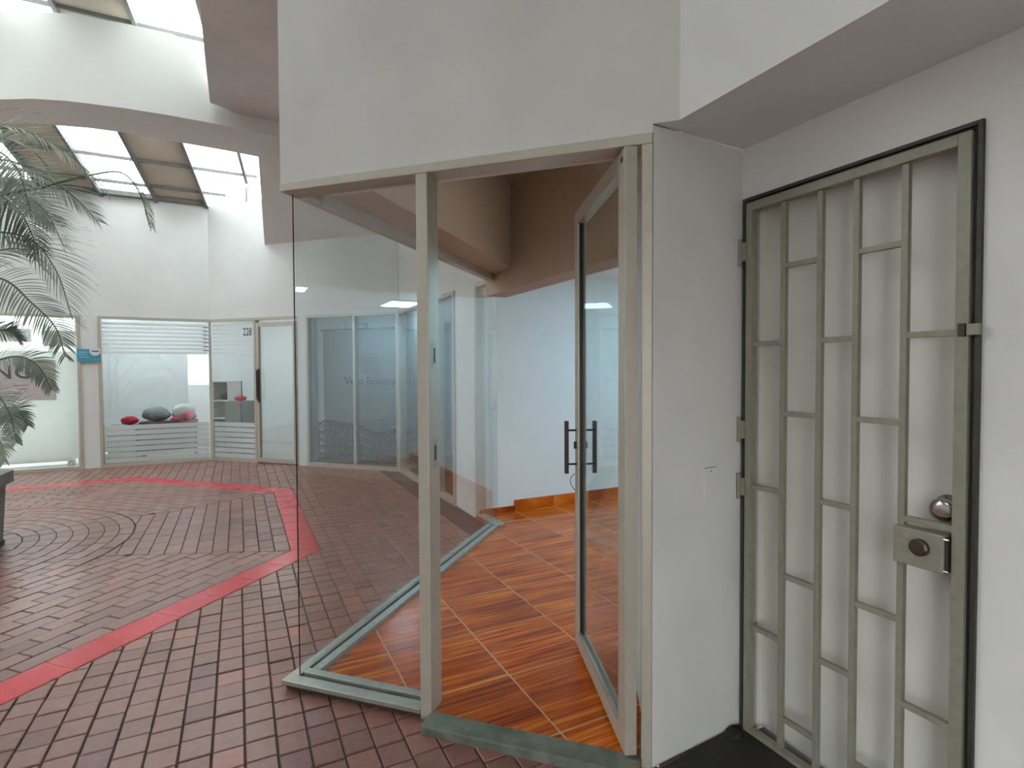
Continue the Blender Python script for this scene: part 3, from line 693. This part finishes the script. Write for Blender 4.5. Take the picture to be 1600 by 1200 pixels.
# blue sign on the pillar
sg = tag(empty('sign'), 'small turquoise sign with a white disc on the pillar left of the striped window', 'sign')
part('board', M['cyan'], sg, W6, 1.44, 1.72, -.035, -.012, 1.60, 1.785)
MB().lathe(W6.p(1.50, -.036, 1.755), (s, -s, 0), [(0, .068), (.004, .068)], 24).build('disc', M['white'], sg)
part('disc_bar', M['ink'], sg, W6, 1.455, 1.54, -.043, -.041, 1.745, 1.76)
for k, (u0, u1) in enumerate(((1.58, 1.70), (1.60, 1.70), (1.58, 1.69))): part('text_line', M['white'], sg, W6, u0, u1, -.0365, -.035, 1.735 - k * .035, 1.741 - k * .035)

# left shop
w3 = struct(empty('window_3'), 'wide shop window covered with white film at the far left')
rails(w3, W6, 1.68, 4.1, (1.70, 2.9))
part('pane', M['glass'], w3, W6, 1.72, 2.88, .02, .026, .05, H); part('pane', M['glass'], w3, W6, 2.92, 4.08, .02, .026, .05, H)
for a_, b_ in ((1.735, 2.87), (2.93, 4.07)): part('white_film', M['film2'], w3, W6, a_, b_, .03, .033, .19, 1.755)
ps = tag(empty('poster'), 'pale mauve card with large letters on the white filmed window', 'poster')
part('card', M['poster'], ps, W6, 1.98, 2.9, .010, .014, 1.04, 1.62)
text('letter', 'N', M['greyink'], ps, W6.p(2.66, .008, 1.36), (s, s, 0), (0, 0, 1), .26, .18, .001); text('letter', 'G', M['greyink'], ps, W6.p(2.44, .008, 1.36), (s, s, 0), (0, 0, 1), .26, .19, .001)
for k, (u0, u1) in enumerate(((2.28, 2.46), (2.30, 2.42), (2.36, 2.5))): part('small_print', M['greyink'], ps, W6, u0, u1, .0085, .010, 1.255 - k * .055, 1.263 - k * .055)
lr = [W6.p(1.68, .03, 0), W6.p(4.1, .03, 0), W6.p(4.1, 1.5, 0), W6.p(1.68, 1.5, 0)]
struct(MB().prism([p.to_2d() for p in lr], -.02, .012).build('floor_left_shop', M['shopfloor'])); struct(MB().prism([p.to_2d() for p in [W6.p(1.68, .21, 0), W6.p(4.1, .21, 0), W6.p(4.1, 1.5, 0), W6.p(1.68, 1.5, 0)]], 2.62, 2.68).build('ceiling_left_shop', M['inwall']))
wall('wall_left_shop', W6, 1.68, 4.1, 1.4, 1.5, 0, 2.66, m='inwall')
for u0, u1, z0, z1, nm, lb_ in ((1.8, 2.25, 1.84, 2.08, 'shelf_box', 'taupe box sign inside the left shop above the film, nearer the pillar'), (2.38, 2.85, 1.9, 2.1, 'shelf_box', 'taupe box sign inside the left shop above the film, behind the palm')):
    tag(part(nm, M['poster'], None, W6, u0, u1, .5, .56, z0, z1, bevel=.01), lb_, 'box'); 
lightbar('tube light inside the left shop', W6, 1.9, 3.2, .95, 1.05, 2.53, 2.58)
st = MB(); pts = [W6.p(2.02 + (.045 if k % 2 == 0 else .02) * math.sin(math.pi * k / 5), .35, 1.86 + (.045 if k % 2 == 0 else .02) * math.cos(math.pi * k / 5)) for k in range(10)]
st.v = [tuple(p) for p in pts] + [tuple(p + Vector((W6.b.x, W6.b.y, 0)) * .012) for p in pts]; st.f = [tuple(range(10)), tuple(range(19, 9, -1))] + [(k, (k + 1) % 10, 10 + (k + 1) % 10, 10 + k) for k in range(10)]
tag(st.build('star_ornament', M['palewhite']), 'small pale star ornament above the window film', 'ornament')
tag(MB().box(W6, 1.85, 3.3, .25, .6, .10, .20).box(W6, 1.88, 1.94, .3, .55, .012, .10).box(W6, 3.2, 3.26, .3, .55, .012, .10).build('bench', M['white'], bevel=.02), 'low white bench behind the filmed window', 'bench')

# boutique
w4 = struct(empty('window_4'), 'boutique shop window with two panes')
rails(w4, W4, -5.53, -3.95, (-5.505, -4.68, -3.97), .03)
for a_, b_ in ((-5.48, -4.70), (-4.66, -3.99)): part('pane', M['glass'], w4, W4, a_, b_, .02, .026, .05, H)
text('number', '229', M['ink'], w4, (-4.635, 6.848, 2.03), (1, 0, 0), (0, 0, 1), .16, .18)
bn = tag(empty('banner'), 'tall pale banner printed with a gold emblem and boutique name', 'banner')
part('cloth', M['curtain'], bn, W4, -5.42, -3.75, .25, .26, .04, 2.06); bar_ = part('hanging_rod', M['dark'], bn, W4, -5.45, -3.75, .235, .255, 2.06, 2.085)
text('lettering', 'Vero', M['greyink'], bn, (-5.04, 7.088, 1.235), (1, 0, 0), (0, 0, 1), .165, .34); text('lettering', 'Boutique', M['greyink'], bn, (-4.64, 7.088, 1.235), (1, 0, 0), (0, 0, 1), .165, .63)
for x in (0, 1, 2):
    for z in (0, 1, 2):
        if (x, z) == (1, 1): continue
        c = Vector((-4.55 + (x - 1) * .105, 7.086, 1.55 + (z - 1) * .105)); e = MB()
        k_ = .047 if (x + z) % 2 == 0 else .055
        pts = [(k_ * math.copysign(abs(math.cos(a)) ** .55, math.cos(a)), k_ * math.copysign(abs(math.sin(a)) ** .55, math.sin(a))) for a in [2 * math.pi * q / 16 for q in range(16)]]
        e.poly([(c.x + p, c.y, c.z + q) for p, q in pts]); e.build('emblem_petal', M['gold'], bn, fix=False)
MB().lathe((-4.55, 7.088, 1.55), (0, -1, 0), [(0, .034), (.002, .034)], 16).build('emblem_centre', M['gold'], bn)
struct(MB().box(W4, -5.53, -2.9, .9, 1.0, 0, 2.66).box(W4, -5.6, -5.53, .21, 1.0, 0, 2.66).box(W4, -5.53, -2.9, .21, .9, 2.62, 2.66).build('wall_boutique', M['inwall'])); 
struct(MB().box(W4, -5.53, -3.9, .07, 1.0, -.02, .012).build('floor_boutique', M['greylam']))
# wrought iron bed end
ir = tag(empty('iron_headboard'), 'dark scrolled wrought iron bed panel behind the boutique window', 'headboard'); YI = 6.99
topl = [(-5.45, .62), (-5.33, .69), (-5.15, .675), (-4.95, .65), (-4.75, .64), (-4.6, .57), (-4.45, .525), (-4.3, .53), (-4.12, .60), (-3.95, .605), (-3.80, .60)]
def toph(x):
    for k in range(len(topl) - 1):
        if topl[k][0] <= x <= topl[k + 1][0]: t = (x - topl[k][0]) / (topl[k + 1][0] - topl[k][0]); return topl[k][1] * (1 - t) + topl[k + 1][1] * t
    return .6
MB().tube([(x, YI, z) for x, z in topl], .010, 6).build('top_rail', M['iron'], ir, smooth=True); MB().tube([(-5.45, YI, .10), (-3.8, YI, .09)], .009, 6).build('bottom_rail', M['iron'], ir)
n_ = 17
for k in range(n_):
    x = -5.44 + k * (1.62 / (n_ - 1)); MB().tube([(x, YI, .09), (x, YI, toph(x))], .0055, 5).build('spindle', M['iron'], ir)
for k in range(n_ - 1):
    x = -5.44 + (k + .5) * (1.62 / (n_ - 1)); h_ = toph(x) - .1; nn_ = max(3, int(h_ / .105))
    for j in range(nn_):
        z = .1 + (j + .5) * h_ / nn_; sgn = 1 if (j + k) % 2 else -1
        sp = [(x + sgn * .045 * (1 - .75 * t) * math.cos(t * 9), YI, z + .045 * (1 - .75 * t) * math.sin(t * 9)) for t in [q / 12 for q in range(13)]]
        MB().tube(sp, .0065, 4).build('scroll', M['iron'], ir)
pile('cushion', 'fluffy white cushion against the iron bed panel', 'cushion', 'palewhite', W4, -4.06, .2, .36, .2, .035, .14, .1)
tag(MB().box(W4, -5.42, -3.7, .05, .24, .012, .085).build('plinth', M['greylam']), 'low grey display plinth under the iron bed panel', 'plinth')

# neighbouring shop on the near facade
w5 = struct(empty('window_5'), 'narrow shop window with a slate blue interior beside the boutique')
rails(w5, W3, .95, 3.16, (.97, 1.51, 3.14)); part('pane', M['glass'], w5, W3, .99, 1.49, .02, .026, .05, H); part('pane', M['glass'], w5, W3, 1.53, 3.12, .02, .026, .05, H)
bs = tag(empty('blue_screen'), 'slate blue standing panel inside the narrow shop window', 'panel')
part('board', M['blue'], bs, W3, 1.15, 2.7, .34, .37, .3, 1.95)
for u in (1.2, 2.62): part('foot', M['dark'], bs, W3, u, u + .03, .28, .43, .012, .3)
struct(MB().box(W3, .95, 3.2, 1.2, 1.25, 0, 2.6).box(W3, .95, 1.0, .1, 1.2, 0, 2.6).box(W3, 3.13, 3.2, .1, 1.3, 0, 2.66).box(W3, .95, 3.2, .21, 1.2, 2.56, 2.6).build('wall_blue_shop', M['bay']))
struct(MB().box(W3, .95, 3.16, .08, 1.2, -.02, .012).build('floor_blue_shop', M['darkwood']))

# ------------------------------------------------------------------ planter and palm
pl = tag(empty('planter'), 'grey octagonal concrete planter in the middle of the court', 'planter'); pl.location = (CEN.x, CEN.y, 0)
def ring(n, r, z): return [(r * math.cos(2 * math.pi * (k + .5) / n), r * math.sin(2 * math.pi * (k + .5) / n), z) for k in range(n)]
mb = MB(); lev = [(.70, 0), (.73, .5), (.78, .5), (.78, .60), (.66, .60), (.66, .50)]
for r, z in lev: mb.v += ring(8, r, z)
for j in range(len(lev) - 1):
    for k in range(8): mb.f.append((j * 8 + k, j * 8 + (k + 1) % 8, (j + 1) * 8 + (k + 1) % 8, (j + 1) * 8 + k))
mb.f.append(tuple(range(8)))
mb.build('basin', M['planter'], pl)
MB().poly(ring(8, .665, .53)).build('soil', M['soil'], pl, fix=False)
palm = tag(empty('palm'), 'feathery green palm with arching fronds rising from the planter', 'palm'); palm.location = (CEN.x, CEN.y, .53)
def psub(o, parent=None): o.parent = palm; o.matrix_parent_inverse = Matrix.Translation((-CEN.x, -CEN.y, -.53)); return o
def spline(pts, n):
    out = []; P_ = [pts[0] * 2 - pts[1]] + pts + [pts[-1] * 2 - pts[-2]]
    for k in range(len(pts) - 1):
        p0, p1, p2, p3 = P_[k:k + 4]
        for j in range(n):
            t = j / n; out.append(.5 * ((2 * p1) + (p2 - p0) * t + (2 * p0 - 5 * p1 + 4 * p2 - p3) * t * t + (3 * p1 - p0 - 3 * p2 + p3) * t ** 3))
    out.append(pts[-1]); return out
FR = [  # points along each frond, seen from the photograph's side, with distance at its tip; leaflet length
    ([(-160, 520), (-70, 380), (33, 368), (85, 418), (114, 500)], 4.5, .40, 0),
    ([(-170, 560), (-80, 440), (0, 435), (50, 474), (87, 512), (101, 556)], 4.2, .24, 0),
    ([(-190, 480), (-90, 290), (0, 250), (75, 280), (120, 312), (153, 346)], 4.8, .26, 0),
    ([(-200, 460), (-90, 230), (0, 200), (65, 215), (120, 252), (165, 296)], 4.6, .36, 0),
    ([(-190, 520), (-40, 330), (70, 292), (140, 274), (190, 270), (218, 302), (234, 352)], 5.0, .22, .72),
    ([(-180, 720), (-80, 590), (0, 562), (35, 558), (62, 575), (80, 608)], 4.2, .19, 0),
    ([(-170, 760), (-80, 660), (0, 640), (26, 638), (43, 664)], 4.1, .18, 0),
    ([(-180, 660), (-70, 520), (0, 516), (18, 520), (32, 532)], 4.4, .14, 0),
    ([(-190, 560), (-90, 340), (0, 318), (45, 322), (84, 352)], 4.3, .34, 0),
    ([(-180, 780), (-90, 640), (-20, 610), (12, 640), (26, 690)], 4.0, .16, 0),
    ([(-190, 600), (-80, 440), (-10, 395), (40, 392), (72, 425)], 4.9, .3, 0),
    ([(-200, 500), (-100, 280), (-20, 235), (25, 262), (48, 330)], 4.1, .34, 0),
    ([(-170, 800), (-110, 700), (-40, 660), (0, 690), (8, 720)], 3.9, .2, 0),
    ([(-150, 470), (-60, 330), (20, 300), (70, 330), (100, 385)], 4.7, .3, 0),
    ([(-180, 450), (-100, 320), (-20, 300), (30, 330), (60, 390)], 4.3, .34, 0),
    ([(-170, 420), (-90, 240), (-10, 215), (50, 235), (90, 285)], 4.9, .3, 0),
    ([(-260, 520), (-330, 330), (-420, 320), (-480, 420)], 4.0, .36, 0),
    ([(-240, 500), (-260, 260), (-330, 180), (-400, 230)], 4.6, .36, 0),
    ([(-220, 480), (-200, 220), (-160, 120), (-110, 110)], 4.4, .36, 0),
]
rl = random.Random(11)
for px, dep, ll, start in FR:
    n = len(px); P3 = [at(u, v, 4.15 + (dep - 4.15) * k / (n - 1)) for k, (u, v) in enumerate(px)]
    sp = spline(P3, 10); root = Vector((CEN.x + rl.uniform(-.18, .18), CEN.y + rl.uniform(-.18, .18), .54))
    cane = spline([root, root.lerp(sp[0], .55) + Vector((0, 0, .1)), sp[0]], 6)
    fr = psub(MB().tube(cane[:-1] + sp, .013, 6, .25).build('frond', M['stem'], smooth=True))
    mb = MB(); N = len(sp); tot = 54; roll = R(rl.uniform(-70, -35))
    for k in range(int(tot * start), tot):
        f = .12 + .88 * k / (tot - 1); i = min(N - 2, int(f * (N - 1))); t_ = f * (N - 1) - i
        p = sp[i].lerp(sp[i + 1], t_); t = (sp[i + 1] - sp[max(0, i - 1)]).normalized()
        side = t.cross(Vector((0, 0, 1)))
        if side.length < .2: side = t.cross(_fw)
        side.normalize(); upv = side.cross(t); side, upv = side * math.cos(roll) + upv * math.sin(roll), upv * math.cos(roll) - side * math.sin(roll)
        L = ll * (math.sin(math.pi * (.12 + .84 * f)) * .75 + .3) * rl.uniform(.88, 1.1)
        for sg_ in (-1, 1):
            d0 = (side * sg_ * (1.0 - .25 * f) + t * (.55 + .25 * f) + upv * .34 + Vector((rl.uniform(-.08, .08), rl.uniform(-.08, .08), rl.uniform(-.08, .08)))).normalized()
            q = p.copy(); d = d0.copy(); wd = .0058 * rl.uniform(.8, 1.15); ns = 5; i0 = len(mb.v)
            wv = d.cross(upv).normalized()
            for j in range(ns + 1):
                g_ = j / ns; w_ = wd * (math.sin(math.pi * min(.96, g_ * .75 + .22)) if j < ns else .06)
                mb.v += [tuple(q - wv * w_), tuple(q + wv * w_ + upv * .003)]
                d = (d + Vector((0, 0, -1)) * (.07 + .12 * g_)).normalized(); q = q + d * (L / ns)
            for j in range(ns): a = i0 + 2 * j; mb.f.append((a, a + 1, a + 3, a + 2))
    lf = mb.build('leaflets', M['leaf'], fix=False); lf.parent = fr; lf['kind'] = 'stuff'

# thin smear of dirt at the foot of the gate hinge
tag(MB().blob(GATE.p(.03, -.07, .014), .035, .05, .02, 9, 4, .3).build('rubble', M['soil']), 'dark clump of dirt at the foot of the gate hinge', 'dirt')
